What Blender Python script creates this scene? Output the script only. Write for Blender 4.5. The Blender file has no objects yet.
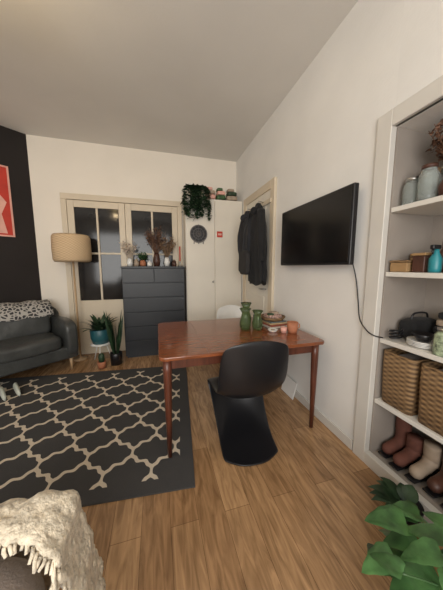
import bpy, bmesh, math, random
from mathutils import Vector, Matrix, noise
random.seed(7)
D=bpy.data
scene=bpy.context.scene
XR,YB,H=1.34,3.85,3.08
# ------------------------------------------------------------ materials
def new_mat(name):
    m=D.materials.new(name); m.use_nodes=True
    nt=m.node_tree; b=nt.nodes.get('Principled BSDF')
    return m,nt,b
def mat(name,col,rough=.6,metal=0,var=.08,scale=8,bump=0,bscale=60,spec=.5,sheen=0,coat=0,stretch=None):
    m,nt,b=new_mat(name); N=nt.nodes; L=nt.links
    tc=N.new('ShaderNodeTexCoord'); mp=N.new('ShaderNodeMapping')
    L.new(tc.outputs['Object'],mp.inputs[0])
    if stretch: mp.inputs['Scale'].default_value=stretch
    nz=N.new('ShaderNodeTexNoise'); nz.inputs['Scale'].default_value=scale; nz.inputs['Detail'].default_value=4
    L.new(mp.outputs[0],nz.inputs['Vector'])
    r=N.new('ShaderNodeValToRGB')
    c=Vector(col[:3])
    r.color_ramp.elements[0].position=.3; r.color_ramp.elements[1].position=.7
    r.color_ramp.elements[0].color=(*(c*(1-var)),1); r.color_ramp.elements[1].color=(*[min(1,x) for x in c*(1+var)],1)
    L.new(nz.outputs['Fac'],r.inputs[0]); L.new(r.outputs[0],b.inputs['Base Color'])
    b.inputs['Roughness'].default_value=rough; b.inputs['Metallic'].default_value=metal
    b.inputs['Specular IOR Level'].default_value=spec
    b.inputs['Sheen Weight'].default_value=sheen; b.inputs['Coat Weight'].default_value=coat
    if bump:
        n2=N.new('ShaderNodeTexNoise'); n2.inputs['Scale'].default_value=bscale; n2.inputs['Detail'].default_value=5
        L.new(mp.outputs[0],n2.inputs['Vector'])
        bp=N.new('ShaderNodeBump'); bp.inputs['Strength'].default_value=bump; bp.inputs['Distance'].default_value=.01
        L.new(n2.outputs['Fac'],bp.inputs['Height']); L.new(bp.outputs[0],b.inputs['Normal'])
    return m
def glass(name,col,rough=.05):
    m,nt,b=new_mat(name)
    b.inputs['Base Color'].default_value=(*col,1); b.inputs['Transmission Weight'].default_value=.85
    b.inputs['Roughness'].default_value=rough; b.inputs['IOR'].default_value=1.3
    return m
def floor_mat():
    m,nt,b=new_mat('oak_laminate'); N=nt.nodes; L=nt.links
    tc=N.new('ShaderNodeTexCoord'); mp=N.new('ShaderNodeMapping'); mp.inputs['Rotation'].default_value=(0,0,math.radians(90))
    L.new(tc.outputs['Object'],mp.inputs[0])
    br=N.new('ShaderNodeTexBrick'); br.inputs['Scale'].default_value=1
    br.inputs['Brick Width'].default_value=1.25; br.inputs['Row Height'].default_value=.145
    br.inputs['Mortar Size'].default_value=.0012; br.inputs['Mortar Smooth'].default_value=.3; br.offset=.37
    br.inputs['Color1'].default_value=(.50,.305,.155,1); br.inputs['Color2'].default_value=(.34,.195,.095,1)
    br.inputs['Mortar'].default_value=(.15,.08,.038,1)
    L.new(mp.outputs[0],br.inputs['Vector'])
    mp2=N.new('ShaderNodeMapping'); mp2.inputs['Scale'].default_value=(8,1.1,1); L.new(tc.outputs['Object'],mp2.inputs[0])
    nz=N.new('ShaderNodeTexNoise'); nz.inputs['Scale'].default_value=3; nz.inputs['Detail'].default_value=9; nz.inputs['Distortion'].default_value=1.8
    L.new(mp2.outputs[0],nz.inputs['Vector'])
    r=N.new('ShaderNodeValToRGB'); r.color_ramp.elements[0].position=.32; r.color_ramp.elements[1].position=.68
    r.color_ramp.elements[0].color=(.44,.40,.36,1); r.color_ramp.elements[1].color=(1.14,1.12,1.1,1)
    L.new(nz.outputs['Fac'],r.inputs[0])
    mx=N.new('ShaderNodeMixRGB'); mx.blend_type='MULTIPLY'; mx.inputs[0].default_value=.82
    L.new(br.outputs['Color'],mx.inputs[1]); L.new(r.outputs[0],mx.inputs[2]); L.new(mx.outputs[0],b.inputs['Base Color'])
    b.inputs['Roughness'].default_value=.27
    bp=N.new('ShaderNodeBump'); bp.inputs['Strength'].default_value=.2; bp.inputs['Distance'].default_value=.002
    L.new(br.outputs['Fac'],bp.inputs['Height']); bp.invert=True; L.new(bp.outputs[0],b.inputs['Normal'])
    return m
def math_node(nt,op,a,b=None,clamp=False):
    n=nt.nodes.new('ShaderNodeMath'); n.operation=op; n.use_clamp=clamp
    for i,v in enumerate((a,b)):
        if v is None: continue
        if isinstance(v,(int,float)): n.inputs[i].default_value=v
        else: nt.links.new(v,n.inputs[i])
    return n.outputs[0]
def rug_mat(hx,hy,cx=.30,cy=.36,A=.085):
    m,nt,b=new_mat('trellis_rug_wool'); N=nt.nodes; L=nt.links
    tc=N.new('ShaderNodeTexCoord'); sp=N.new('ShaderNodeSeparateXYZ'); L.new(tc.outputs['Object'],sp.inputs[0])
    M=lambda op,a,b_=None,c=False: math_node(nt,op,a,b_,c)
    x=M('DIVIDE',sp.outputs['X'],cx); y=M('DIVIDE',sp.outputs['Y'],cy)
    u=M('ADD',x,y); v=M('SUBTRACT',x,y)
    def fam(p,q):
        s=M('ADD',M('MULTIPLY',M('SINE',M('MULTIPLY',q,2*math.pi)),A),M('MULTIPLY',M('SINE',M('MULTIPLY',q,6*math.pi)),.03))
        w=M('ADD',p,s)
        fr=M('ABSOLUTE',M('SUBTRACT',M('FRACT',M('ADD',w,.5)),.5))
        return M('LESS_THAN',fr,.058)
    lines=M('MAXIMUM',fam(u,v),fam(v,u))
    inx=M('LESS_THAN',M('ABSOLUTE',sp.outputs['X']),hx-.09); iny=M('LESS_THAN',M('ABSOLUTE',sp.outputs['Y']),hy-.09)
    f=M('MULTIPLY',lines,M('MULTIPLY',inx,iny))
    mx=N.new('ShaderNodeMixRGB'); L.new(f,mx.inputs[0])
    mx.inputs[1].default_value=(.082,.080,.080,1); mx.inputs[2].default_value=(.80,.70,.56,1)
    nz=N.new('ShaderNodeTexNoise'); nz.inputs['Scale'].default_value=180
    L.new(tc.outputs['Object'],nz.inputs['Vector'])
    m2=N.new('ShaderNodeMixRGB'); m2.blend_type='MULTIPLY'; m2.inputs[0].default_value=.4
    L.new(mx.outputs[0],m2.inputs[1]); L.new(nz.outputs['Fac'],m2.inputs[2])
    L.new(m2.outputs[0],b.inputs['Base Color']); b.inputs['Roughness'].default_value=.95; b.inputs['Specular IOR Level'].default_value=.15
    bp=N.new('ShaderNodeBump'); bp.inputs['Strength'].default_value=.5; bp.inputs['Distance'].default_value=.004
    L.new(nz.outputs['Fac'],bp.inputs['Height']); L.new(bp.outputs[0],b.inputs['Normal'])
    return m
def weave_mat(name,c1,c2,scale=40,ax=('X','Z')):
    m,nt,b=new_mat(name); N=nt.nodes; L=nt.links
    tc=N.new('ShaderNodeTexCoord'); sp=N.new('ShaderNodeSeparateXYZ'); L.new(tc.outputs['Object'],sp.inputs[0])
    M=lambda op,a,b_=None: math_node(nt,op,a,b_)
    hor=M('ADD',sp.outputs['X'],sp.outputs['Y'])
    a=M('SINE',M('MULTIPLY',hor,scale*2)); c=M('SINE',M('MULTIPLY',sp.outputs['Z'],scale*5))
    f=M('ADD',M('MULTIPLY',M('MULTIPLY',a,c),.5),.5)
    mx=N.new('ShaderNodeMixRGB'); L.new(f,mx.inputs[0]); mx.inputs[1].default_value=(*c1,1); mx.inputs[2].default_value=(*c2,1)
    L.new(mx.outputs[0],b.inputs['Base Color']); b.inputs['Roughness'].default_value=.75
    bp=N.new('ShaderNodeBump'); bp.inputs['Strength'].default_value=.8; bp.inputs['Distance'].default_value=.004
    L.new(f,bp.inputs['Height']); L.new(bp.outputs[0],b.inputs['Normal'])
    return m
M_wall=mat('white_plaster',(.79,.775,.745),.85,var=.05,scale=1.6,bump=.16,bscale=30)
M_back=mat('cream_plaster',(.83,.77,.68),.85,var=.03,scale=2,bump=.1,bscale=35)
M_ceil=mat('ceiling_paint',(.76,.735,.69),.9,var=.04,scale=1.2,bump=.08,bscale=40)
M_dark=mat('charcoal_wall_paint',(.022,.018,.017),.8,var=.1,scale=2,bump=.08,bscale=40,spec=.3)
M_floor=floor_mat()
M_trim=mat('white_gloss_trim',(.64,.615,.57),.4,var=.04,scale=3)
M_cream=mat('cream_door_paint',(.64,.55,.42),.45,var=.05,scale=3)
M_cup=mat('offwhite_cupboard_paint',(.74,.69,.60),.5,var=.03,scale=3)
M_pane=mat('dark_glass_pane',(.016,.015,.015),.10,var=.6,scale=2.5,spec=.34)
M_teak=mat('teak_veneer',(.22,.066,.025),.20,var=.35,scale=5,stretch=(1.2,14,8),coat=.35)
M_teakd=mat('dark_teak',(.10,.030,.016),.35,var=.3,scale=6,stretch=(8,8,1))
M_black=mat('black_plastic',(.009,.009,.011),.34,var=.15,scale=4)
M_screen=mat('tv_screen_glass',(.005,.005,.006),.16,var=.1,scale=2,spec=.4)
M_slate=mat('slate_lacquer',(.017,.020,.025),.42,var=.12,scale=4)
M_sofa=mat('grey_leather',(.050,.053,.052),.33,var=.25,scale=7,bump=.4,bscale=22)
M_cloth=mat('black_coat_fabric',(.009,.009,.010),.9,var=.3,scale=12,bump=.4,bscale=40,sheen=.05)
M_white=mat('white_ceramic',(.78,.77,.74),.3,var=.03)
M_leaf=mat('leaf_green',(.05,.11,.04),.45,var=.5,scale=14)
M_leafd=mat('dark_leaf_green',(.022,.05,.022),.5,var=.5,scale=16)
M_leafb=mat('pothos_leaf_green',(.065,.16,.05),.38,var=.6,scale=12,bump=.3,bscale=20)
M_terra=mat('terracotta',(.42,.16,.08),.7,var=.15,scale=15)
M_wick=weave_mat('seagrass_weave',(.09,.05,.025),(.32,.195,.09),45)
M_rat=weave_mat('rattan_shade_weave',(.38,.25,.13),(.82,.62,.40),60)
M_throw=mat('cream_wool_throw',(.70,.61,.47),.95,var=.28,scale=45,bump=1.0,bscale=70,sheen=.2)
M_beige=mat('greige_upholstery',(.27,.22,.19),.9,var=.1,scale=20,bump=.4,bscale=150,sheen=.2)
M_vase=glass('green_glass',(.34,.45,.22),.12)
M_clear=glass('clear_glass',(.85,.9,.88),.03)
M_red=mat('red_print',(.52,.035,.018),.5,var=.1)
M_pink=mat('pink_print',(.75,.40,.33),.5,var=.1)
M_teal=mat('teal_plastic',(.02,.10,.12),.4)
M_brown=mat('brown_leather',(.07,.028,.018),.45,var=.25,scale=12,bump=.2)
M_rust=mat('rust_suede',(.12,.042,.028),.8,var=.2,scale=12)
M_tan=mat('tan_leather',(.36,.28,.21),.6,var=.15,scale=12)
M_dry=mat('dried_flowers',(.18,.095,.06),.9,var=.4,scale=25)
M_wood=mat('pale_wood',(.45,.30,.17),.5,var=.15,scale=6,stretch=(8,8,1))
M_metal=mat('brushed_metal',(.5,.49,.47),.35,metal=1)
M_box=mat('kraft_board',(.33,.20,.09),.8)
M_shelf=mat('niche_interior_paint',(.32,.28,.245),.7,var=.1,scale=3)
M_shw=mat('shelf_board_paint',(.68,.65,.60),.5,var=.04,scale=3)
# ------------------------------------------------------------ geometry helpers
def grp(name,loc=(0,0,0),rz=0):
    e=D.objects.new(name,None); scene.collection.objects.link(e); e.location=loc; e.rotation_euler=(0,0,rz); e.empty_display_size=.1
    return e
def link(o,parent=None):
    scene.collection.objects.link(o)
    if parent is not None: o.parent=parent
    return o
def smooth(o,s=True):
    for p in o.data.polygons: p.use_smooth=s
def mobj(name,vs,fs,m,parent=None,sm=True,loc=(0,0,0),rot=(0,0,0)):
    me=D.meshes.new(name); me.from_pydata([tuple(v) for v in vs],[],fs); me.update()
    o=D.objects.new(name,me); o.location=loc; o.rotation_euler=rot
    for mm in (m if isinstance(m,(list,tuple)) else [m]): me.materials.append(mm)
    if sm: smooth(o)
    return link(o,parent)
def box(name,x0,x1,y0,y1,z0,z1,m,bev=0,parent=None,rot=(0,0,0),seg=2):
    c=Vector(((x0+x1)/2,(y0+y1)/2,(z0+z1)/2)); a,b,d=(x1-x0)/2,(y1-y0)/2,(z1-z0)/2
    vs=[(sx*a,sy*b,sz*d) for sx in(-1,1) for sy in(-1,1) for sz in(-1,1)]
    fs=[(0,1,3,2),(4,6,7,5),(0,4,5,1),(2,3,7,6),(0,2,6,4),(1,5,7,3)]
    o=mobj(name,vs,fs,m,parent,False,c,rot)
    if bev:
        mo=o.modifiers.new('bevel','BEVEL'); mo.width=bev; mo.segments=seg; smooth(o)
        try: mo.harden_normals=True
        except: pass
    return o
def cushion(name,c,s,m,parent=None,rot=(0,0,0),lev=3,bulge=.12):
    bm=bmesh.new(); bmesh.ops.create_cube(bm,size=2); bmesh.ops.subdivide_edges(bm,edges=bm.edges[:],cuts=7,use_grid_fill=True)
    for v in bm.verts:
        x,y,z=v.co
        k=(1-x*x)*(1-y*y)
        p=6.0
        n=(abs(x)**p+abs(y)**p+abs(z)**p)**(1/p)
        q=Vector((x,y,z))/n
        q.z*=1+bulge*k*(1 if q.z>0 else 0)
        v.co=Vector((q.x*s[0]/2,q.y*s[1]/2,q.z*s[2]/2))
        v.co+=noise.noise_vector(v.co*5+Vector(c))*.012*min(1,min(s)/.2)
    me=D.meshes.new(name); bm.to_mesh(me); bm.free(); me.materials.append(m)
    o=D.objects.new(name,me); o.location=c; o.rotation_euler=rot; smooth(o); link(o,parent)
    mo=o.modifiers.new('sub','SUBSURF'); mo.levels=1; mo.render_levels=1
    return o
def lathe(name,prof,loc,m,parent=None,seg=32,rib=0,nr=10,sx=1,sy=1,rot=(0,0,0)):
    vs=[];fs=[]
    for r,z in prof:
        for i in range(seg):
            a=2*math.pi*i/seg; rr=r*(1+rib*math.cos(nr*a)); vs.append((rr*math.cos(a)*sx,rr*math.sin(a)*sy,z))
    n=len(prof)
    for j in range(n-1):
        for i in range(seg):
            fs.append((j*seg+i,j*seg+(i+1)%seg,(j+1)*seg+(i+1)%seg,(j+1)*seg+i))
    if prof[0][0]>.0005: fs.append(tuple(range(seg))[::-1])
    return mobj(name,vs,fs,m,parent,True,loc,rot)
def tube_geo(pts,rad,seg=10,flat=1,vs=None,fs=None,cap=True):
    vs=[] if vs is None else vs; fs=[] if fs is None else fs
    pts=[Vector(p) for p in pts]
    if isinstance(rad,(int,float)): rad=[rad]*len(pts)
    if len(rad)<len(pts): rad=list(rad)+[rad[-1]]*(len(pts)-len(rad))
    base=len(vs); prev=None
    for i,p in enumerate(pts):
        t=(pts[min(i+1,len(pts)-1)]-pts[max(i-1,0)]).normalized()
        if prev is None:
            s=t.cross(Vector((0,1,0)) if abs(t.y)<.8 else Vector((1,0,0))).normalized()
        else: s=(prev-t*prev.dot(t)).normalized()
        prev=s; w=t.cross(s)
        for k in range(seg):
            a=2*math.pi*k/seg; vs.append(p+s*math.cos(a)*rad[i]+w*math.sin(a)*rad[i]*flat)
    for i in range(len(pts)-1):
        for k in range(seg):
            fs.append((base+i*seg+k,base+i*seg+(k+1)%seg,base+(i+1)*seg+(k+1)%seg,base+(i+1)*seg+k))
    if cap:
        fs.append(tuple(base+k for k in range(seg))[::-1]); fs.append(tuple(base+(len(pts)-1)*seg+k for k in range(seg)))
    return vs,fs
def tube(name,pts,rad,m,parent=None,seg=10,flat=1,loc=(0,0,0),rot=(0,0,0)):
    vs,fs=tube_geo(pts,rad,seg,flat); return mobj(name,vs,fs,m,parent,True,loc,rot)
def bez(pts,n=12):
    P=[Vector(p) for p in pts]; P=[P[0]]+P+[P[-1]]; out=[]
    for i in range(1,len(P)-2):
        for k in range(n):
            t=k/n; a,b,c,d=P[i-1],P[i],P[i+1],P[i+2]
            out.append(.5*((2*b)+(c-a)*t+(2*a-5*b+4*c-d)*t*t+(3*b-a-3*c+d)*t**3))
    out.append(P[-2]); return out
def leaf(vs,fs,pos,d,L,W,up=None,heart=False,droop=.25,curl=.25):
    d=Vector(d).normalized(); up=Vector(up or (0,0,1)); s=d.cross(up)
    if s.length<.05: s=d.cross(Vector((1,0,0)))
    s.normalize(); n=s.cross(d).normalized(); b=len(vs); rows=14 if heart else 6
    for i in range(rows+1):
        t=i/rows
        if heart: w=W*.5*(math.sin(math.pi*t**.55)**.75 if 0<t<1 else 0)*(1+.05*math.sin(t*23))
        else: w=math.sin(math.pi*min(1,t**.75))*W*.5
        if t>=1: w=0
        c=Vector(pos)+d*L*t-Vector((0,0,1))*droop*L*t*t
        back=d*(-w*.30*(1-t)) if heart else Vector((0,0,0))
        vs.append(c); vs.append(c+s*w*.55+n*w*curl*.7+back*.4); vs.append(c+s*w+n*w*curl*.6+back); vs.append(c-s*w*.55+n*w*curl*.7+back*.4); vs.append(c-s*w+n*w*curl*.6+back)
    for i in range(rows):
        k=b+i*5
        for p,q in ((0,1),(1,2)): fs.append((k+p,k+q,k+5+q,k+5+p))
        for p,q in ((0,3),(3,4)): fs.append((k+p,k+5+p,k+5+q,k+q))
rnd=random.uniform
# ------------------------------------------------------------ room shell
box('floor',-3.4,2.0,-2.0,4.1,-.1,0,M_floor)
box('ceiling',-3.4,2.0,-2.0,4.1,H,H+.1,M_ceil)
box('wall_back',-1.75,XR+.45,YB,YB+.12,0,H,M_back)
wr=grp('wall_right')
NY0,NY1,NZ1,NX=-.10,1.10,2.13,1.72
box('wall_section_near',XR,XR+.5,-1.9,NY0,0,H,M_wall,parent=wr)
box('wall_section_far',XR,XR+.5,NY1,YB,0,H,M_wall,parent=wr)
box('wall_section_above_niche',XR,XR+.5,NY0,NY1,NZ1,H,M_wall,parent=wr)
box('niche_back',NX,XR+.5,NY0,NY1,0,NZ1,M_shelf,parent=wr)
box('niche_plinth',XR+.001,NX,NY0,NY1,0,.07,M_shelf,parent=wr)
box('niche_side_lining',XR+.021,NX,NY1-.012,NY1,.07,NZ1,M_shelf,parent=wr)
ang=math.radians(37); s=Vector((math.cos(ang),math.sin(ang),0)); n=Vector((s.y,-s.x,0))
c0=Vector((-1.62,YB,0)); Lw=2.1; c1=c0-s*Lw
wl=grp('wall_left')
mid=(c0+c1)/2-n*.06
o=box('chimney_wall_section',-Lw/2-.05,Lw/2+.02,-.06,.06,0,H,M_dark,parent=wl); o.location=(mid.x,mid.y,H/2); o.rotation_euler=(0,0,ang)
box('side_wall_section',c1.x-.12,c1.x,-1.9,c1.y+.05,0,H,M_wall,parent=wl)
wf=grp('wall_front')
box('wall_pier_a',-3.4,-2.3,-2.0,-1.88,0,H,M_wall,parent=wf); box('wall_pier_b',.6,1.9,-2.0,-1.88,0,H,M_wall,parent=wf)
box('wall_sill_section',-2.3,.6,-2.0,-1.88,0,.7,M_wall,parent=wf); box('wall_head_section',-2.3,.6,-2.0,-1.88,2.6,H,M_wall,parent=wf)
w3=grp('window_3')
for i,x in enumerate((-2.3,-.88,.54)): box('stile_%d'%i,x,x+.06,-1.97,-1.91,.7,2.6,M_trim,parent=w3)
for i,z in enumerate((.7,1.95,2.54)): box('rail_%d'%i,-2.3,.6,-1.97,-1.91,z,z+.06,M_trim,parent=w3)
box('baseboard_right',XR-.018,XR,1.20,2.44,0,.075,M_trim,.004)
box('baseboard_back',-1.60,-1.27,YB-.018,YB,0,.10,M_trim,.004)
t1=grp('trim_1')
box('architrave_side_far',XR-.022,XR+.02,1.095,1.19,0,NZ1+.095,M_trim,.005,t1)
box('architrave_side_near',XR-.022,XR+.02,-.19,-.095,0,NZ1+.095,M_trim,.005,t1)
box('architrave_head',XR-.022,XR+.02,-.095,1.095,NZ1,NZ1+.095,M_trim,.005,t1)
box('architrave_sill',XR-.022,XR+.02,-.095,1.095,0,.085,M_trim,.005,t1)
sh=grp('alcove_shelves')
SZ=[1.68,1.30,.88,.47]
for i,z in enumerate(SZ): box('shelf_%d'%(i+1),XR+.015,NX-.003,NY0+.003,NY1-.015,z-.028,z,M_shw,.003,sh)
fr=grp('trim_2')
box('frame_head',-1.27,.41,YB-.05,YB,2.28,2.36,M_cream,.005,fr)
box('frame_jamb',-1.27,-1.20,YB-.05,YB,0,2.28,M_cream,.005,fr)
box('frame_post',.34,.41,YB-.05,YB,0,2.28,M_cream,.005,fr)
def glazed(name,x0,x1):
    g=grp(name); y0,y1=YB-.04,YB-.002; st=.085
    box('stile_left',x0,x0+st,y0,y1,0,2.275,M_cream,.004,g); box('stile_right',x1-st,x1,y0,y1,0,2.275,M_cream,.004,g)
    box('top_rail',x0+st,x1-st,y0,y1,2.18,2.275,M_cream,.004,g); box('lower_panel',x0+st,x1-st,y0,y1,0,.83,M_cream,.004,g)
    box('glass',x0+st,x1-st,YB-.02,YB-.006,.83,2.18,M_pane,0,g)
    xc=(x0+x1)/2
    box('muntin_vertical',xc-.014,xc+.014,y0,y1,.83,2.18,M_cream,.003,g)
    box('muntin_horizontal',x0+st,x1-st,y0+.004,y1,1.516,1.544,M_cream,.003,g)
glazed('window_1',-1.198,-.44); glazed('window_2',-.435,.338)
cb=grp('built_in_cupboard')
CY=3.52
box('carcass',.43,XR-.004,CY+.02,YB-.052,.0,2.36,M_cup,.004,cb)
box('door_panel_left',.435,.88,CY,CY+.02,.06,2.33,M_cup,.004,cb); box('door_panel_right',.885,XR-.01,CY,CY+.02,.06,2.33,M_cup,.004,cb)
lathe('knob',[(0,.02),(.014,.018),(.016,.01),(.008,0)],(.85,CY-.001,1.1),M_metal,cb,12,rot=(math.pi/2,0,0))
dr=grp('door_1')
box('door_leaf',XR-.02,XR-.001,2.54,3.30,.01,2.24,M_cup,.004,dr)
for i,(z0,z1) in enumerate(((.2,.95),(1.1,2.1))): box('raised_panel_%d'%i,XR-.028,XR-.019,2.66,3.18,z0,z1,M_cup,.006,dr)
box('architrave_near',XR-.035,XR,2.44,2.54,0,2.34,M_cream,.006,dr); box('architrave_far',XR-.035,XR,3.30,3.40,0,2.34,M_cream,.006,dr)
box('architrave_head',XR-.035,XR,2.54,3.30,2.24,2.34,M_cream,.006,dr)
tube('handle',[(XR-.02,2.62,1.05),(XR-.06,2.62,1.05),(XR-.06,2.73,1.05)],.009,M_metal,dr)
# ------------------------------------------------------------ rug
RX,RY=2.35,1.76
rug=mobj('trellis_rug',[],[],rug_mat(RX/2,RY/2))
bm=bmesh.new(); bmesh.ops.create_cube(bm,size=1); bmesh.ops.scale(bm,vec=(RX,RY,.010),verts=bm.verts)
bm.to_mesh(rug.data); bm.free()
ra=math.radians(-5.2); ca,sa=math.cos(ra),math.sin(ra)
rc=Vector((.18,1.23,0))-Vector((ca*RX/2+sa*RY/2,sa*RX/2-ca*RY/2,0))
rug.location=(rc.x,rc.y,.005); rug.rotation_euler=(0,0,ra)
# ------------------------------------------------------------ sofa
P=Vector((-.98,3.25,0)); SL,SD=1.9,.70
def patt_mat():
    m,nt,b=new_mat('patterned_throw_fabric'); N=nt.nodes; L=nt.links
    tc=N.new('ShaderNodeTexCoord'); v=N.new('ShaderNodeTexVoronoi'); v.inputs['Scale'].default_value=24; v.feature='DISTANCE_TO_EDGE'
    L.new(tc.outputs['Object'],v.inputs['Vector']); r=N.new('ShaderNodeValToRGB'); r.color_ramp.interpolation='CONSTANT'
    r.color_ramp.elements[0].color=(.42,.40,.37,1); r.color_ramp.elements[1].position=.13; r.color_ramp.elements[1].color=(.035,.035,.038,1)
    L.new(v.outputs['Distance'],r.inputs[0]); L.new(r.outputs[0],b.inputs['Base Color']); b.inputs['Roughness'].default_value=.9
    return m
M_patt=patt_mat()
sf=grp('leather_sofa',(P.x,P.y,.0105),ang)
box('base_frame',-SL+.02,-.02,.03,SD-.02,.16,.32,M_sofa,.03,sf,seg=3)
for i in range(2):
    w=.80; cx=-.17-w*.5-i*(w-.01)
    cushion('seat_cushion_%d'%i,(cx,.27,.385),(w*.98,.56,.17),M_sofa,sf)
    cushion('back_cushion_%d'%i,(cx,SD-.19,.60),(w*.97,.20,.36),M_sofa,sf,rot=(math.radians(-12),0,0))
cushion('backrest',(-SL/2,SD-.07,.50),(SL-.06,.15,.66),M_sofa,sf)
cushion('patterned_cushion',(-.98,SD-.26,.64),(.42,.13,.38),M_patt,sf,rot=(math.radians(-16),0,.1))
for i,x in enumerate((-.09,-SL+.09)):
    cushion('armrest_%d'%i,(x,.34,.40),(.16,.68,.46),M_sofa,sf)
for i,(x,y) in enumerate(((-.1,.08),(-.1,SD-.1),(-SL+.1,.08),(-SL+.1,SD-.1))):
    tube('leg_%d'%i,[(x,y,.17),(x,y,0)],[.022,.013],M_wood,sf)
vs=[];fs=[];nx=30
path=bez([(0,SD-.30,.68),(0,SD-.25,.79),(0,SD-.17,.852),(0,SD-.10,.868),(0,SD-.03,.862),(0,SD+.012,.80),(0,SD+.016,.62)],3)
for i in range(nx+1):
    for q in path:
        w=.008*math.sin(i*1.3+q.z*20); vs.append((-1.7+1.55*i/nx,q.y+w*.3-.0,q.z+w+.006))
k=len(path)
for i in range(nx):
    for j in range(k-1): fs.append((i*k+j,(i+1)*k+j,(i+1)*k+j+1,i*k+j+1))
o=mobj('throw_on_backrest',vs,fs,M_patt,sf); o.modifiers.new('t','SOLIDIFY').thickness=.008
sl=grp('pair_of_slippers',(-1.50,2.72,.022),.6)
M_slip=mat('offwhite_felt',(.55,.58,.52),.9)
for i,x in enumerate((-.055,.055)):
    tube('slipper_%d'%i,[(x,-.12,.022),(x,-.06,.022),(x,.02,.03),(x,.09,.036),(x,.13,.022)],[.02,.034,.042,.042,.02],M_slip,sl,14,.5)
# ------------------------------------------------------------ poster on dark wall
po=grp('framed_poster'); 
def onwall(dist,z,off): q=c0-s*dist+n*off; return (q.x,q.y,z)
def wbox(name,d0,d1,z0,z1,th,off,m,par,bev=0):
    o=box(name,-(d1-d0)/2,(d1-d0)/2,-th/2,th/2,-(z1-z0)/2,(z1-z0)/2,m,bev,par); o.location=onwall((d0+d1)/2,(z0+z1)/2,off+th/2); o.rotation_euler=(0,0,ang)
pz0,pz1,pd0,pd1=1.72,2.60,.22,.84
wbox('print',pd0+.02,pd1-.02,pz0+.02,pz1-.02,.012,0.002,M_red,po)
for i,a in enumerate(((pd0,pd0+.02,pz0,pz1),(pd1-.02,pd1,pz0,pz1),(pd0+.02,pd1-.02,pz0,pz0+.02),(pd0+.02,pd1-.02,pz1-.02,pz1))):
    wbox('frame_%d'%i,*a,.022,0.001,M_pink,po,.003)
def fig(name,pts,m,off):
    vs=[Vector(onwall(pd0+.27-p[0],p[1],off)) for p in pts]; mobj(name,vs,[tuple(range(len(pts)))],m,po,False)
fig('printed_figure',[(-.12,1.76),(.2,1.76),(.16,2.0),(.22,2.15),(.12,2.3),(.14,2.45),(.03,2.5),(-.04,2.42),(-.02,2.3),(-.14,2.2),(-.05,2.0)],M_pink,.016)
# ------------------------------------------------------------ floor lamp
fl=grp('floor_lamp',(-1.11,3.61,0))
lathe('base',[(0,0),(.085,0),(.085,.015),(.02,.025),(.012,.04)],(0,0,0),M_wood,fl)
tube('pole',[(0,0,.02),(0,0,1.55)],.013,M_wood,fl)
R0=.225; prof=[(R0*.93,1.40),(R0,1.43),(R0*1.02,1.58),(R0,1.73),(R0*.92,1.76)]
sh_o=lathe('rattan_shade',prof,(0,0,0),M_rat,fl,48,rib=.008,nr=24)
bm=bmesh.new(); bm.from_mesh(sh_o.data)
for f in [f for f in bm.faces if len(f.verts)>4]: bm.faces.remove(f)
bm.to_mesh(sh_o.data); bm.free(); sh_o.modifiers.new('t','SOLIDIFY').thickness=.006
lathe('bulb',[(0,1.5),(.025,1.53),(.03,1.56),(.02,1.6),(.012,1.63)],(0,0,0),M_white,fl,16)
for a in (0,2.1,4.2): tube('shade_spoke',[(0,0,1.55),(R0*math.cos(a),R0*math.sin(a),1.58)],.003,M_metal,fl,6)
# ------------------------------------------------------------ plants by the sofa
st=grp('plant_stool',(-.80,3.48,0))
for i,a in enumerate((.5,2.6,4.7)):
    tube('leg_%d'%i,[(.06*math.cos(a),.06*math.sin(a),.25),(.13*math.cos(a),.13*math.sin(a),0)],[.007,.006],M_white,st,8)
lathe('top',[(0,.245),(.13,.245),(.135,.255),(.13,.265),(0,.265)],(0,0,0),M_white,st)
pp=grp('potted_houseplant',(-.80,3.48,.266))
lathe('pot',[(0,0),(.10,0),(.125,.08),(.13,.20),(.125,.205),(.11,.18),(0,.18)],(0,0,0),M_teal,pp)
vs=[];fs=[]
for i in range(80):
    a=rnd(0,6.28); d=Vector((math.cos(a)*.5,math.sin(a)*.5-.1,rnd(.4,1.4))); leaf(vs,fs,(.03*math.cos(a),.03*math.sin(a),.16),d,rnd(.18,.44),.05,droop=.4)
mobj('foliage',vs,fs,M_leafd,pp)
p2=grp('snake_plant',(-.58,3.30,0))
lathe('pot',[(0,0),(.07,0),(.08,.16),(.075,.165),(.07,.14),(0,.14)],(0,0,0),M_black,p2)
vs=[];fs=[]
for i in range(28):
    a=rnd(0,6.28); d=Vector((math.cos(a)*.17,math.sin(a)*.17,1)); leaf(vs,fs,(.02*math.cos(a),.02*math.sin(a),.13),d,rnd(.3,.66),.045,up=(math.sin(a),-math.cos(a),0),droop=.0)
mobj('foliage',vs,fs,M_leafd,p2)
p3=grp('small_cactus_pot',(-.74,3.19,0.011))
lathe('pot',[(0,0),(.045,0),(.055,.09),(.05,.09),(.045,.07),(0,.07)],(0,0,0),M_terra,p3,24)
lathe('cactus',[(.02,.07),(.032,.10),(.034,.15),(.022,.19),(0,.20)],(0,0,0),M_leafd,p3,30,rib=.12,nr=10)
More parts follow.
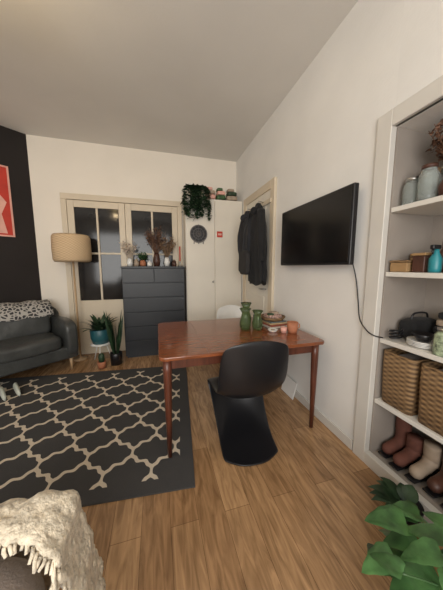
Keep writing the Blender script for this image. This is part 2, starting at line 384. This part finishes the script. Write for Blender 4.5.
# ------------------------------------------------------------ chest of drawers
cd=grp('chest_of_drawers'); cx0,cx1,cy0,cy1,ch=-.48,.395,3.44,3.795,1.34
box('carcass',cx0,cx1,cy0+.022,cy1,.03,ch-.025,M_slate,.004,cd); box('top',cx0-.008,cx1+.008,cy0-.005,cy1,ch-.025,ch,M_slate,.004,cd)
box('plinth',cx0+.02,cx1-.02,cy0+.04,cy1-.02,0,.03,M_slate,0,cd)
rows=6; hh=(ch-.025-.05)/rows
for r in range(rows):
    z0=.05+r*hh
    if r==rows-1:
        xm=(cx0+cx1)/2
        box('drawer_top_left',cx0+.006,xm-.004,cy0,cy0+.02,z0+.005,z0+hh-.005,M_slate,.004,cd); box('drawer_top_right',xm+.004,cx1-.006,cy0,cy0+.02,z0+.005,z0+hh-.005,M_slate,.004,cd)
    else: box('drawer_%d'%(r+1),cx0+.006,cx1-.006,cy0,cy0+.02,z0+.005,z0+hh-.005,M_slate,.004,cd)
def bouquet(name,loc,vm,h=.16,L=(.2,.38),cnt=26,m=M_dry,spread=.5,r=.05):
    g=grp(name,loc); lathe('vase',[(0,0),(r*.8,0),(r,h*.4),(r*.75,h*.8),(r*.55,h),(r*.45,h*.95),(0,h*.5)],(0,0,0),vm,g)
    vs=[];fs=[]
    for i in range(cnt):
        a=rnd(0,6.28); sp=rnd(.1,spread); d=Vector((math.cos(a)*sp,math.sin(a)*sp*.6,1)).normalized(); l=rnd(*L); st_=Vector((0,0,h*.7))
        e=st_+d*l; tube_geo([st_,st_+d*l*.5+Vector((0,0,.01)),e],.0018,4,1,vs,fs)
        for k in range(9):
            q=e-d*rnd(0,l*.35)+Vector((rnd(-.02,.02),rnd(-.02,.02),rnd(-.02,.02)))
            leaf(vs,fs,q,(rnd(-1,1),rnd(-1,1),rnd(-.2,1)),rnd(.02,.045),.02)
    mobj('stems',vs,fs,m,g); return g
bouquet('dried_flower_vase',(.0,3.62,ch+.001),M_brown,.20,(.26,.46),60,M_dry,.6,.055)
bouquet('dried_flower_vase.001',(.15,3.64,ch+.001),M_white,.14,(.2,.38),40,mat('pale_dried_grass',(.30,.19,.11),.9,var=.3),.6,.045)
bouquet('orchid_vase',(-.38,3.62,ch+.001),M_white,.12,(.12,.30),24,mat('pale_petals',(.6,.5,.42),.8,var=.2),.6,.045)
bouquet('small_potted_plant',(-.20,3.60,ch+.001),M_terra,.09,(.05,.15),30,M_leaf,.9,.05)
ca_=grp('candlestick',(.345,3.58,ch+.001)); lathe('holder',[(0,0),(.035,0),(.035,.01),(.01,.02),(.01,.06),(.018,.07),(.01,.075)],(0,0,0),M_metal,ca_,16); tube('candle',[(0,0,.07),(0,0,.30)],.010,M_red,ca_)
for i,(x,hh_,m_) in enumerate(((-.28,.10,M_tan),(-.10,.07,M_white),(.25,.09,M_brown))):
    g=grp('trinket_jar' if i==0 else 'trinket_jar.%03d'%i,(x,3.50,ch+.001)); lathe('body',[(0,0),(.03,0),(.035,hh_*.4),(.025,hh_*.85),(.0,hh_*.86)],(0,0,0),m_,g,20); lathe('lid',[(.026,hh_*.85),(.02,hh_*.95),(.006,hh_),(.006,hh_+.01),(0,hh_+.012)],(0,0,0),m_,g,20)
# ------------------------------------------------------------ cupboard top
tp=grp('trailing_plant',(.60,3.62,2.361))
lathe('pot',[(0,0),(.06,0),(.085,.13),(.08,.135),(.07,.11),(0,.11)],(0,0,0),M_white,tp)
vs=[];fs=[]
for i in range(40):
    x=rnd(-.19,.18); L_=rnd(.10,.33)
    pts=bez([(x*.2,0,.12),(x*.6,-.06,.17),(x,-.13,.08),(x*1.05,-.15,-L_*.5),(x*1.1+rnd(-.02,.02),-.14,-L_)],5)
    tube_geo(pts,.002,4,1,vs,fs)
    for q in pts:
        for _ in range(2): leaf(vs,fs,q,(rnd(-1,1),rnd(-1,.1),rnd(-.6,.4)),rnd(.04,.06),.04)
mobj('foliage',vs,fs,M_leafd,tp)
dc=grp('dreamcatcher',(.625,CY-.016,1.83))
vs=[];fs=[]
ring=[(.125*math.cos(a),0,.125*math.sin(a)) for a in [2*math.pi*i/40 for i in range(41)]]
tube_geo(ring,.008,8,1,vs,fs,False)
for rr in (.04,.08):
    tube_geo([(rr*math.cos(a),0,rr*math.sin(a)) for a in [2*math.pi*i/30 for i in range(31)]],.004,6,1,vs,fs,False)
for i in range(12):
    a=i*math.pi/6; tube_geo([(0,0,0),(.125*math.cos(a),0,.125*math.sin(a))],.0025,5,1,vs,fs)
for x in (-.07,0,.07): tube_geo([(x,0,-.11),(x,0,-.15)],[.004,.008],6,.3,vs,fs)
mobj('hoop_and_web',vs,fs,mat('grey_lace',(.16,.15,.15),.8),dc)
vs=[(0,0.006,0)]+[(.118*math.cos(2*math.pi*i/40),.006,.118*math.sin(2*math.pi*i/40)) for i in range(40)]
mobj('backing',vs,[(0,1+i,1+(i+1)%40) for i in range(40)],M_black,dc)
tube('hanging_loop',[(0,.006,.125),(0,.010,.145)],.002,M_black,dc,6)
sg=grp('wall_sign'); box('plate',.915,1.005,CY-.008,CY-.0005,1.79,1.88,M_red,.003,sg); box('label',.93,.99,CY-.0095,CY-.0078,1.82,1.85,M_pink,0,sg)
for i,(x,m_,w,m2_) in enumerate(((.83,M_pink,.17,M_tan),(1.0,M_leaf,.15,M_pink),(1.18,M_tan,.18,M_leafd))):
    g=grp('folded_textile' if i==0 else 'folded_textile.%03d'%i,(x,3.65,2.368)); cushion('lower_fold',(0,0,.04),(w,.18,.07),m_,g); cushion('upper_fold',(0.01,0,.11),(w*.85,.15,.06),m2_,g); cushion('top_fold',(-0.01,0,.165),(w*.6,.12,.045),m_,g)
# ------------------------------------------------------------ coats
co=grp('hanging_coats')
box('hook_rail',XR-.05,XR-.03,2.50,3.15,2.08,2.13,M_cream,.004,co)
def coat(x,y,zt,zb,w,dep,m,nm,seed):
    vs=[];fs=[];R=20;S=36
    for j in range(R+1):
        t=j/R; z=zt+(zb-zt)*t; ww=w*(.25+.75*min(1,t*3.2)**.6)*(1+.12*t)*.5; dd=dep*(.35+.65*min(1,t*3)**.7)*.5
        for i in range(S):
            a=2*math.pi*i/S; f=1+.18*math.sin(5*a+seed)*t+.2*noise.noise(Vector((math.cos(a)*2,math.sin(a)*2,z*5+seed)))
            vs.append((x+math.cos(a)*dd*f,y+math.sin(a)*ww*f,z+.03*math.sin(3*a+seed)*t))
    for j in range(R):
        for i in range(S): fs.append((j*S+i,j*S+(i+1)%S,(j+1)*S+(i+1)%S,(j+1)*S+i))
    fs.append(tuple(range(S))); fs.append(tuple(R*S+i for i in range(S))[::-1])
    mobj(nm,vs,fs,m,co)
    for sgn in(-1,1):
        tube(nm+'_sleeve',bez([(x-.01,y+sgn*w*.30,zt-.10),(x-.03,y+sgn*w*.50,zt-.30),(x-.02,y+sgn*w*.50,zt-.55),(x-.02,y+sgn*w*.46,zt-.70)],4),[.05]*4+[.055]*4+[.045]*5,m,co,12,.8)
    tube(nm+'_hood',bez([(x,y-.06,zt-.06),(x-.05,y,zt-.09),(x,y+.06,zt-.06)],5),[.04]*4+[.05]*3+[.04]*4,m,co,12)
    tube(nm+'_hook',[(XR-.05,y,zt+.02),(x,y,zt+.03),(x,y,zt-.02)],.006,M_metal,co,6)
coat(1.22,2.68,2.10,1.13,.36,.15,M_cloth,'parka',0)
coat(1.18,2.92,2.06,1.28,.30,.16,mat('charcoal_wool',(.022,.022,.026),.95,var=.3,bump=.3),'jacket',2)
g=grp('hanging_tote_bag'); cushion('bag_body',(1.10,2.80,1.38),(.07,.24,.30),mat('dark_canvas',(.03,.028,.028),.9,var=.2,bump=.3),g)
tube('bag_strap',bez([(1.10,2.72,1.52),(1.11,2.76,1.8),(1.16,2.80,2.02),(1.11,2.84,1.8),(1.10,2.88,1.52)],6),.008,M_black,g,8)
# ------------------------------------------------------------ TV
tv=grp('wall_mounted_television')
box('body',1.245,1.285,1.255,2.15,1.345,1.875,M_black,.008,tv); box('screen',1.241,1.2455,1.267,2.138,1.362,1.863,M_screen,.001,tv)
box('wall_plate',XR-.015,XR-.001,1.55,1.80,1.50,1.72,M_black,.003,tv); box('arm',1.284,XR-.014,1.62,1.73,1.55,1.67,M_black,.003,tv)
tube('power_cable',bez([(1.29,1.29,1.40),(1.325,1.27,1.25),(1.325,1.24,1.1),(1.308,1.20,.98),(1.305,1.14,.92),(1.312,1.09,.898),(1.36,1.07,.886)],10),.004,M_black,tv,8)
# ------------------------------------------------------------ table
tb=grp('dining_table')
tx0,tx1,ty0,ty1,tz=-.01,1.265,1.44,2.42,.752
def rounded_slab(name,x0,x1,y0,y1,z0,z1,m,par,r=.05):
    pts=[]
    for cx,cy,a0 in ((x1-r,y1-r,0),(x0+r,y1-r,90),(x0+r,y0+r,180),(x1-r,y0+r,270)):
        for k in range(7):
            a=math.radians(a0+15*k); pts.append((cx+r*math.cos(a),cy+r*math.sin(a)))
    vs=[(x,y,z0) for x,y in pts]+[(x,y,z1) for x,y in pts]; N_=len(pts)
    fs=[tuple(range(N_))[::-1],tuple(range(N_,2*N_))]+[(i,(i+1)%N_,N_+(i+1)%N_,N_+i) for i in range(N_)]
    o=mobj(name,vs,fs,m,par,False); mo=o.modifiers.new('b','BEVEL'); mo.width=.006; mo.segments=2; mo.limit_method='ANGLE'; return o
rounded_slab('top',tx0,tx1,ty0,ty1,tz-.026,tz,M_teak,tb)
box('apron_front',tx0+.07,tx1-.07,ty0+.06,ty0+.08,tz-.105,tz-.026,M_teakd,.003,tb); box('apron_back',tx0+.07,tx1-.07,ty1-.08,ty1-.06,tz-.105,tz-.026,M_teakd,.003,tb)
box('apron_left',tx0+.06,tx0+.08,ty0+.07,ty1-.07,tz-.105,tz-.026,M_teakd,.003,tb); box('apron_right',tx1-.08,tx1-.06,ty0+.07,ty1-.07,tz-.105,tz-.026,M_teakd,.003,tb)
for i,x in enumerate((tx0+.33,tx1-.33)): box('leaf_seam_%d'%i,x-.001,x+.001,ty0+.004,ty1-.004,tz-.0005,tz+.0005,M_teakd,0,tb)
for i,(x,y) in enumerate(((tx0+.055,ty0+.055),(tx1-.065,ty0+.055),(tx0+.055,ty1-.055),(tx1-.065,ty1-.055))):
    zf=.0105 if x<.2 else 0
    tube('leg_%d'%i,[(x,y,tz-.027),(x,y,tz-.12),(x,y,.4),(x,y,zf)],[.028,.029,.024,.015],M_teakd,tb,14)
def vase(nm,x,y,h,r,parent=None):
    g=grp(nm,(x,y,tz+.001)); 
    out=[(0,0),(r*.75,0),(r*.95,h*.15),(r,h*.35),(r*.6,h*.68),(r*.62,h*.8),(r*1.05,h)]
    inn=[(r*1.0,h),(r*.56,h*.8),(r*.54,h*.68),(r*.92,h*.35),(r*.85,h*.15),(0,h*.08)]
    lathe('glass_body',out+inn,(0,0,0),M_vase,g,48,rib=.05,nr=12)
vase('green_glass_vase',.77,1.93,.20,.05); vase('green_glass_vase.001',.83,2.06,.23,.05); vase('green_glass_vase.002',.88,1.90,.18,.048)
tr=grp('book_stack',(1.10,2.03,tz+.001),.10)
cols=[(.55,.52,.46),(.30,.08,.05),(.5,.36,.2),(.12,.16,.18)]
zz=0
for i,c in enumerate(cols):
    h_=[.016,.014,.012,.010][i]; m_=mat('book_cover_%d'%i,c,.5)
    box('book_%d'%i,-.115+.01*i,.115-.008*i,-.15+.015*i,.15-.01*i,zz,zz+h_,m_,.002,tr,rot=(0,0,rnd(-.08,.08))); zz+=h_+.0005
by=grp('wicker_tray',(1.10,2.02,tz+.001+zz+.001))
lathe('tray',[(0,0),(.10,0),(.125,.035),(.122,.038),(.098,.008),(0,.008)],(0,0,0),M_wick,by)
M_scarf=mat('patterned_scarf',(.40,.26,.22),.9,var=.8,scale=60)
cushion('cloth_bundle',(0,0,.034),(.15,.15,.045),M_scarf,by); cushion('cloth_fold',(.02,.02,.06),(.09,.08,.03),M_tan,by); cushion('cloth_fold_dark',(-.04,-.03,.058),(.06,.05,.025),M_leafd,by)
mg=grp('terracotta_mug',(1.14,1.73,tz+.001))
lathe('cup',[(0,0),(.038,0),(.045,.03),(.048,.095),(.044,.095),(.04,.03),(0,.012)],(0,0,0),M_terra,mg)
tube('handle',[(.046,0,.078),(.070,0,.070),(.072,0,.040),(.044,0,.03)],.005,M_terra,mg,8)
sb_=grp('small_dish',(.985,1.80,tz+.001)); lathe('dish',[(0,0),(.03,0),(.045,.02),(.042,.021),(.028,.006),(0,.005)],(0,0,0),M_white,sb_,24); lathe('tea_light',[(0,.006),(.018,.006),(.018,.02),(0,.02)],(0,0,0),M_tan,sb_,16)
g=grp('small_clay_cup',(1.06,1.74,tz+.001)); lathe('cup',[(0,0),(.022,0),(.03,.05),(.027,.05),(.02,.01),(0,.01)],(0,0,0),M_pink,g,20)
g=grp('glass_tumbler',(.95,2.08,tz+.001)); lathe('tumbler',[(0,0),(.028,0),(.034,.10),(.031,.10),(.026,.01),(0,.01)],(0,0,0),M_clear,g,24)
# ------------------------------------------------------------ cantilever S chair
pc=grp('cantilever_chair',(.610,1.53,.0),math.radians(-3))
ST=[(-.262,.870,.165,.008,-.03),(-.268,.850,.212,.018,-.02),(-.268,.79,.232,.035,-.008),(-.262,.68,.242,.05,0),(-.245,.56,.246,.06,0),(-.195,.45,.240,.05,.045),(-.09,.395,.235,.02,.055),(.04,.385,.245,0,.045),(.16,.41,.25,0,.01),(.24,.415,.25,-.01,-.01),(.275,.38,.245,-.03,-.02),(.265,.30,.230,-.06,0),(.22,.20,.215,-.11,-.01),(.14,.11,.205,-.15,-.035),(.03,.055,.205,-.14,-.03),(-.10,.025,.205,-.09,-.010),(-.20,.013,.19,-.0,0),(-.245,.011,.165,.03,0),(-.265,.011,.11,.02,0)]
vs=[];fs=[];K=12
for (y,z,w,dy,dz) in ST:
    for i in range(K+1):
        t=-1+2*i/K; e=t*t*abs(t)**.5; vs.append((w*t,y+dy*e,max(.008,z+dz*e)))
for j in range(len(ST)-1):
    for i in range(K): a=j*(K+1)+i; fs.append((a,a+1,a+K+2,a+K+1))
o=mobj('moulded_shell',vs,fs,M_black,pc); mo=o.modifiers.new('t','SOLIDIFY'); mo.thickness=.012; mo.offset=0
mo=o.modifiers.new('s','SUBSURF'); mo.levels=2; mo.render_levels=2
wc=grp('white_shell_chair',(.96,2.76,0),math.radians(180))
WS=[(-.22,.81,.14,.03,-.03),(-.23,.78,.19,.05,-.01),(-.22,.65,.22,.09,0),(-.19,.54,.23,.10,.0),(-.13,.46,.23,.05,.07),(0,.44,.23,0,.06),(.14,.45,.225,0,.03),(.21,.445,.2,-.01,-.0),(.235,.42,.18,-.02,-.0)]
vs=[];fs=[]
for (y,z,w,dy,dz) in WS:
    for i in range(K+1):
        t=-1+2*i/K; e=t*t; vs.append((w*t,y+dy*e,z+dz*e))
for j in range(len(WS)-1):
    for i in range(K): a=j*(K+1)+i; fs.append((a,a+1,a+K+2,a+K+1))
o=mobj('shell',vs,fs,M_white,wc); mo=o.modifiers.new('t','SOLIDIFY'); mo.thickness=.01; mo.offset=0; o.modifiers.new('s','SUBSURF').render_levels=2
for i,(x,y) in enumerate(((-1,-1),(1,-1),(-1,1),(1,1))): tube('leg_%d'%i,[(x*.12,y*.10,.43),(x*.21,y*.19,0)],[.014,.010],M_wood,wc,10)
# ------------------------------------------------------------ shelf contents
z=SZ[0]+.001
def jar(nm,x,y,z,r,h,m,lid=None):
    g=grp(nm,(x,y,z)); lathe('body',[(0,0),(r,0),(r*1.02,h*.1),(r,h*.8),(r*.75,h*.92),(r*.75,h),(r*.7,h),(r*.7,h*.9),(r*.93,h*.78),(r*.93,h*.08),(0,h*.06)],(0,0,0),m,g,28)
    if lid: lathe('lid',[(r*.8,h*.97),(r*.82,h*1.08),(0,h*1.1)],(0,0,0),lid,g,28)
jar('glass_jar',1.43,1.03,z,.042,.14,M_clear,M_metal); jar('glass_jar.001',1.55,1.02,z,.055,.19,M_clear,M_wood)
jar('glass_jar.002',1.41,.935,z,.042,.17,M_clear,M_brown); jar('glass_jar.003',1.66,1.02,z,.045,.22,M_clear,M_metal)
bouquet('dried_hydrangea_vase',(1.53,.89,z),M_tan,.16,(.18,.32),80,M_dry,.7,.045)
bouquet('dried_grass_vase',(1.40,.70,z),M_white,.10,(.12,.22),30,M_dry,.4,.035)
g=grp('mini_brown_vase',(1.41,.85,z)); lathe('body',[(0,0),(.025,0),(.035,.05),(.015,.09),(.02,.11),(.012,.10),(0,.08)],(0,0,0),M_brown,g,20)
z=SZ[1]+.001
bx=grp('wicker_box',(1.43,1.02,z)); box('tray',-.065,.065,-.05,.05,0,.055,M_box,.006,bx); box('lid',-.068,.068,-.053,.053,.056,.068,M_wick,.004,bx)
bx=grp('cardboard_box',(1.59,1.0,z)); box('carton',-.07,.07,-.07,.07,0,.11,M_wick,.003,bx); box('flap',-.071,.071,-.071,-.01,.1105,.115,M_tan,.001,bx)
bx=grp('black_storage_tin',(1.43,.925,z)); box('tin',-.05,.05,-.032,.032,0,.09,M_brown,.006,bx); box('lid',-.052,.052,-.034,.034,.091,.105,M_box,.003,bx)
sb=grp('spray_bottle',(1.40,.855,z)); lathe('bottle',[(0,0),(.026,0),(.028,.02),(.028,.07),(.012,.105),(.011,.12),(0,.12)],(0,0,0),mat('turquoise_plastic',(.02,.22,.26),.35),sb,24); box('trigger_head',-.038,.02,-.010,.010,.12,.143,M_black,.005,sb); tube('trigger',[(-.03,0,.12),(-.028,0,.095)],.005,M_black,sb,8)
g=grp('small_ivy_pot',(1.55,.80,z)); lathe('pot',[(0,0),(.04,0),(.05,.08),(.045,.08),(0,.06)],(0,0,0),M_white,g,24)
vs=[];fs=[]
for i in range(60): leaf(vs,fs,(rnd(-.03,.03),rnd(-.03,.03),rnd(.07,.22)),(rnd(-1,1),rnd(-1,1),rnd(0,1)),.05,.035)
mobj('foliage',vs,fs,M_leaf,g)
g=grp('amber_bottle',(1.54,.905,z)); lathe('bottle',[(0,0),(.022,0),(.023,.10),(.01,.13),(.01,.17),(0,.17)],(0,0,0),M_brown,g,20)
g=grp('white_bottle',(1.40,.785,z)); lathe('bottle',[(0,0),(.022,0),(.023,.10),(.01,.12),(.01,.14),(0,.14)],(0,0,0),M_white,g,20)
z=SZ[2]+.004
g=grp('black_handbag',(1.57,1.01,z)); cushion('body',(0,0,.065),(.22,.11,.12),M_cloth,g); tube('strap',bez([(-.07,0,.12),(-.05,0,.16),(.05,0,.16),(.07,0,.12)],6),.006,M_black,g,8)
g=grp('stack_of_plates',(1.44,.895,z-.003))
for i in range(4): lathe('plate_%d'%i,[(0,i*.008),(.045,i*.008),(.075,i*.008+.011),(.075,i*.008+.015),(.045,i*.008+.005),(0,i*.008+.005)],(0,0,0),M_white,g,32)
lathe('dark_bowl',[(0,.036),(.03,.036),(.055,.075),(.052,.076),(.028,.042),(0,.042)],(0,0,0),M_black,g,28)
jar('storage_jar',1.40,.775,z-.003,.042,.13,mat('patterned_tin',(.30,.36,.24),.4,var=.7,scale=60),M_metal)
g=grp('folded_cloth',(1.61,.86,z)); cushion('cloth_a',(0,0,.03),(.14,.15,.05),M_beige,g); cushion('cloth_b',(0,0,.08),(.13,.14,.045),M_cloth,g); cushion('cloth_c',(0,0,.125),(.12,.12,.04),M_tan,g); cushion('cloth_d',(0,0,.168),(.11,.11,.04),M_cloth,g)
g=grp('coiled_cable',(1.405,1.025,z)); vs=[];fs=[]
tube_geo([(.04*math.cos(a*.5)*(1+.1*math.sin(a)),.028*math.sin(a*.5),.006+.0016*a) for a in range(0,38)],.005,8,1,vs,fs); mobj('coil',vs,fs,M_black,g)
z=SZ[3]+.001
def basket(nm,x,y,w,d,h):
    g=grp(nm,(x,y,z)); t=.012
    vs=[];fs=[]
    def ring(k,zz,inset): 
        a=w/2*k-inset; b=d/2*k-inset; r=.03; out=[]
        for cx,cy,a0 in ((a-r,b-r,0),(-a+r,b-r,90),(-a+r,-b+r,180),(a-r,-b+r,270)):
            for q in range(5):
                an=math.radians(a0+22.5*q); out.append((cx+r*math.cos(an),cy+r*math.sin(an),zz))
        return out
    rings=[ring(.94,0,0),ring(.97,h*.3,0),ring(1,h*.7,0),ring(1,h,0),ring(1,h,t),ring(.9,.02,t)]
    for r_ in rings: vs+=r_
    for j in range(len(rings)-1):
        for i in range(20): fs.append((j*20+i,j*20+(i+1)%20,(j+1)*20+(i+1)%20,(j+1)*20+i))
    fs.append(tuple(range(20))[::-1]); fs.append(tuple(5*20+i for i in range(20)))
    mobj('woven_body',vs,fs,M_wick,g,True)
    rim=[Vector(p) for p in ring(1,h,.004)]; rim.append(rim[0]); tube('rim',rim,.008,M_wick,g,8)
    cushion('contents',(0,0,h-.07),(w*.8,d*.75,.1),M_beige,g)
basket('seagrass_basket',1.52,.975,.31,.195,.33); basket('seagrass_basket.001',1.52,.755,.31,.205,.33); basket('seagrass_basket.002',1.52,.53,.31,.205,.33)
def boot(nm,x,y,rz,m,h=.26,heel=.02,k=1):
    g=grp(nm,(x,y,.086),rz)
    tube('upper',bez([(0,0,h),(0,.0,h*.6),(0,.005,.085),(0,.045,.055),(0,.10,.042),(0,.155,.034)],4),[.044*k]*5+[.041*k]*5+[.036*k]*4+[.036*k]*4+[.034*k,.026*k,.015*k],m,g,16)
    box('sole',-.03,.03,.03,.175,0,.012,M_black,.005,g); box('heel',-.027,.027,-.04,.03,0,heel+.012,M_black,.005,g)
boot('ankle_boot',1.57,1.035,math.radians(90),M_rust,.27); boot('ankle_boot.001',1.55,.945,math.radians(90),M_rust,.17)
boot('tan_ankle_boot',1.56,.855,math.radians(90),M_tan,.19); boot('tan_ankle_boot.001',1.57,.765,math.radians(90),M_brown,.24)
boot('tall_boot',1.56,.675,math.radians(90),M_brown,.27); boot('tall_boot.001',1.57,.585,math.radians(90),M_brown,.27)
boot('black_boot',1.56,.495,math.radians(90),M_black,.2); boot('black_boot.001',1.57,.405,math.radians(90),M_black,.2)
g=grp('paper_folder',(XR-.05,1.98,0),0); box('sheet',-.004,.004,-.11,.11,0,.17,M_white,.001,g,rot=(0,math.radians(14),0)); g.children[0].location.z=.088
# ------------------------------------------------------------ foreground plant
mp_=grp('potted_pothos',(1.0,.35,0))
lathe('pot',[(0,0),(.10,0),(.12,.08),(.125,.16),(.115,.165),(.105,.13),(0,.13)],(0,0,0),M_black,mp_)
vs=[];fs=[]; sv=[];sf_=[]
random.seed(21)
for i in range(52):
    a=rnd(math.radians(90),math.radians(270)) if i<40 else rnd(0,6.28); rr=rnd(.05,.34)
    x,y,z_=rr*math.cos(a),rr*math.sin(a)*.65+.0,rnd(.22,.50)-rr*.2
    l=rnd(.08,.145)
    e=Vector((x,y,z_)); r0=Vector((rnd(-.03,.03),rnd(-.03,.03),.13)); tube_geo(bez([r0,(e+r0)/2+Vector((0,0,.07)),e],6),.003,6,1,sv,sf_)
    b2=a+rnd(-.9,.9); d=Vector((math.cos(b2),math.sin(b2),rnd(-.35,.25))); leaf(vs,fs,e,d,l,l*.78,heart=True,droop=rnd(.2,.6),curl=rnd(.05,.5))
mobj('leaves',vs,fs,M_leafb,mp_); mobj('stems',sv,sf_,M_leaf,mp_)
g=grp('calathea_plant',(1.19,.74,0)); lathe('pot',[(0,0),(.06,0),(.075,.13),(.07,.135),(0,.11)],(0,0,0),M_black,g)
vs=[];fs=[]
for i in range(14):
    a=rnd(0,6.28); leaf(vs,fs,(.02*math.cos(a),.02*math.sin(a),.11),(math.cos(a)*.6-.3,math.sin(a)*.5,.6),rnd(.12,.20),.065,droop=.5)
mobj('foliage',vs,fs,M_leafd,g)
# ------------------------------------------------------------ foreground armchair with throw
ac=grp('upholstered_armchair')
cushion('arm_block',(-.72,.34,.315),(.84,.78,.51),M_beige,ac,bulge=.04)
cushion('backrest',(-1.04,.0,.62),(.25,.7,.75),M_beige,ac)
for i,(x,y) in enumerate(((-.38,.62),(-.38,.06),(-1.04,.62),(-1.04,.06))): tube('leg_%d'%i,[(x,y,.10),(x,y,0)],[.02,.016],M_wood,ac)
th=grp('knitted_throw')
vs=[];fs=[];nu,nv=100,60
for i in range(nu+1):
    for j in range(nv+1):
        u=-.99+1.12*i/nu; v=.63+.025*math.sin(i*.17)-.10*max(0,(i-60)/40)+.52*j/nv
        ex,ey=-.335,.72
        dx=max(0,u-ex); dy=max(0,v-ey)
        def roll(d):
            r=.05; L_=r*math.pi/2
            if d<L_: a=d/r; return r*math.sin(a),r*(1-math.cos(a))
            return r+.10*(d-L_),r+(d-L_)
        ox,zx=roll(dx); oy,zy=roll(dy)
        q=Vector((min(u,ex)+ox,min(v,ey)+oy,.592-max(zx,zy)-.25*min(zx,zy)))
        w=noise.noise(Vector((u*6,v*6,1.3)))*.035+noise.noise(Vector((u*16,v*16,4)))*.018+noise.noise(Vector((u*45,v*45,7)))*.008
        edge=.012*math.sin(i*.8)*(1 if j in(0,nv) else 0)
        nrm=Vector((ox*6,oy*6,1)).normalized(); q+=nrm*(w+.030); q.y+=edge; q.z=max(q.z,.012); vs.append(q)
for i in range(nu):
    for j in range(nv): a=i*(nv+1)+j; fs.append((a,a+nv+1,a+nv+2,a+1))
o=mobj('blanket',vs,fs,M_throw,th); mo=o.modifiers.new('t','SOLIDIFY'); mo.thickness=.012; mo.offset=1
fv=[];ff=[]
for i in range(0,nu+1,1):
    q=Vector(vs[i*(nv+1)]); e=q+Vector((rnd(-.012,.012),-.022+rnd(-.008,.008),-.004)); e.z=q.z-.010
    tube_geo([q+Vector((0,0,.006)),(q+e)/2+Vector((rnd(-.004,.004),0,.004)),e],[.005,.005,.004],5,1,fv,ff)
mobj('fringe',fv,ff,M_throw,th)
# ------------------------------------------------------------ lights
pl=grp('pendant_lamp',(-.95,1.30,0))
lathe('shade',[(.16,2.60),(.155,2.67),(.10,2.74),(.03,2.78),(.028,2.78),(.09,2.735),(.145,2.67),(.153,2.60)],(0,0,0),M_white,pl)
tube('cord',[(0,0,2.77),(0,0,H)],.004,M_black,pl,6)
def light(name,typ,loc,e,col,size=.1,size_y=None,rot=(0,0,0)):
    l=D.lights.new(name,typ); l.energy=e; l.color=col
    if typ=='AREA':
        l.shape='RECTANGLE'; l.size=size; l.size_y=size_y or size
    else: l.shadow_soft_size=size
    o=D.objects.new(name,l); o.location=loc; o.rotation_euler=rot; scene.collection.objects.link(o); return o
light('pendant_bulb_light','POINT',(-.95,1.30,2.62),24,(1,.74,.42),.05)
light('pendant_uplight','POINT',(-.93,1.42,2.84),9,(1,.74,.34),.05)
light('window_daylight','AREA',(-.85,-1.85,1.65),118,(1,.975,.93),2.7,1.8,(math.radians(90),0,0))
w=D.worlds.new('world'); scene.world=w; w.use_nodes=True
w.node_tree.nodes['Background'].inputs[0].default_value=(.6,.7,.85,1); w.node_tree.nodes['Background'].inputs[1].default_value=.6
cam=D.cameras.new('camera'); co_=D.objects.new('camera',cam); scene.collection.objects.link(co_); scene.camera=co_
cam.sensor_fit='VERTICAL'; cam.sensor_height=36; cam.sensor_width=27; cam.lens=36*228/590; cam.clip_start=.02
p=math.radians(7); t=math.radians(15.7)
co_.location=(0,0,1.33); co_.rotation_euler=(math.radians(90)-p,0,-t)
scene.view_settings.view_transform='Standard'
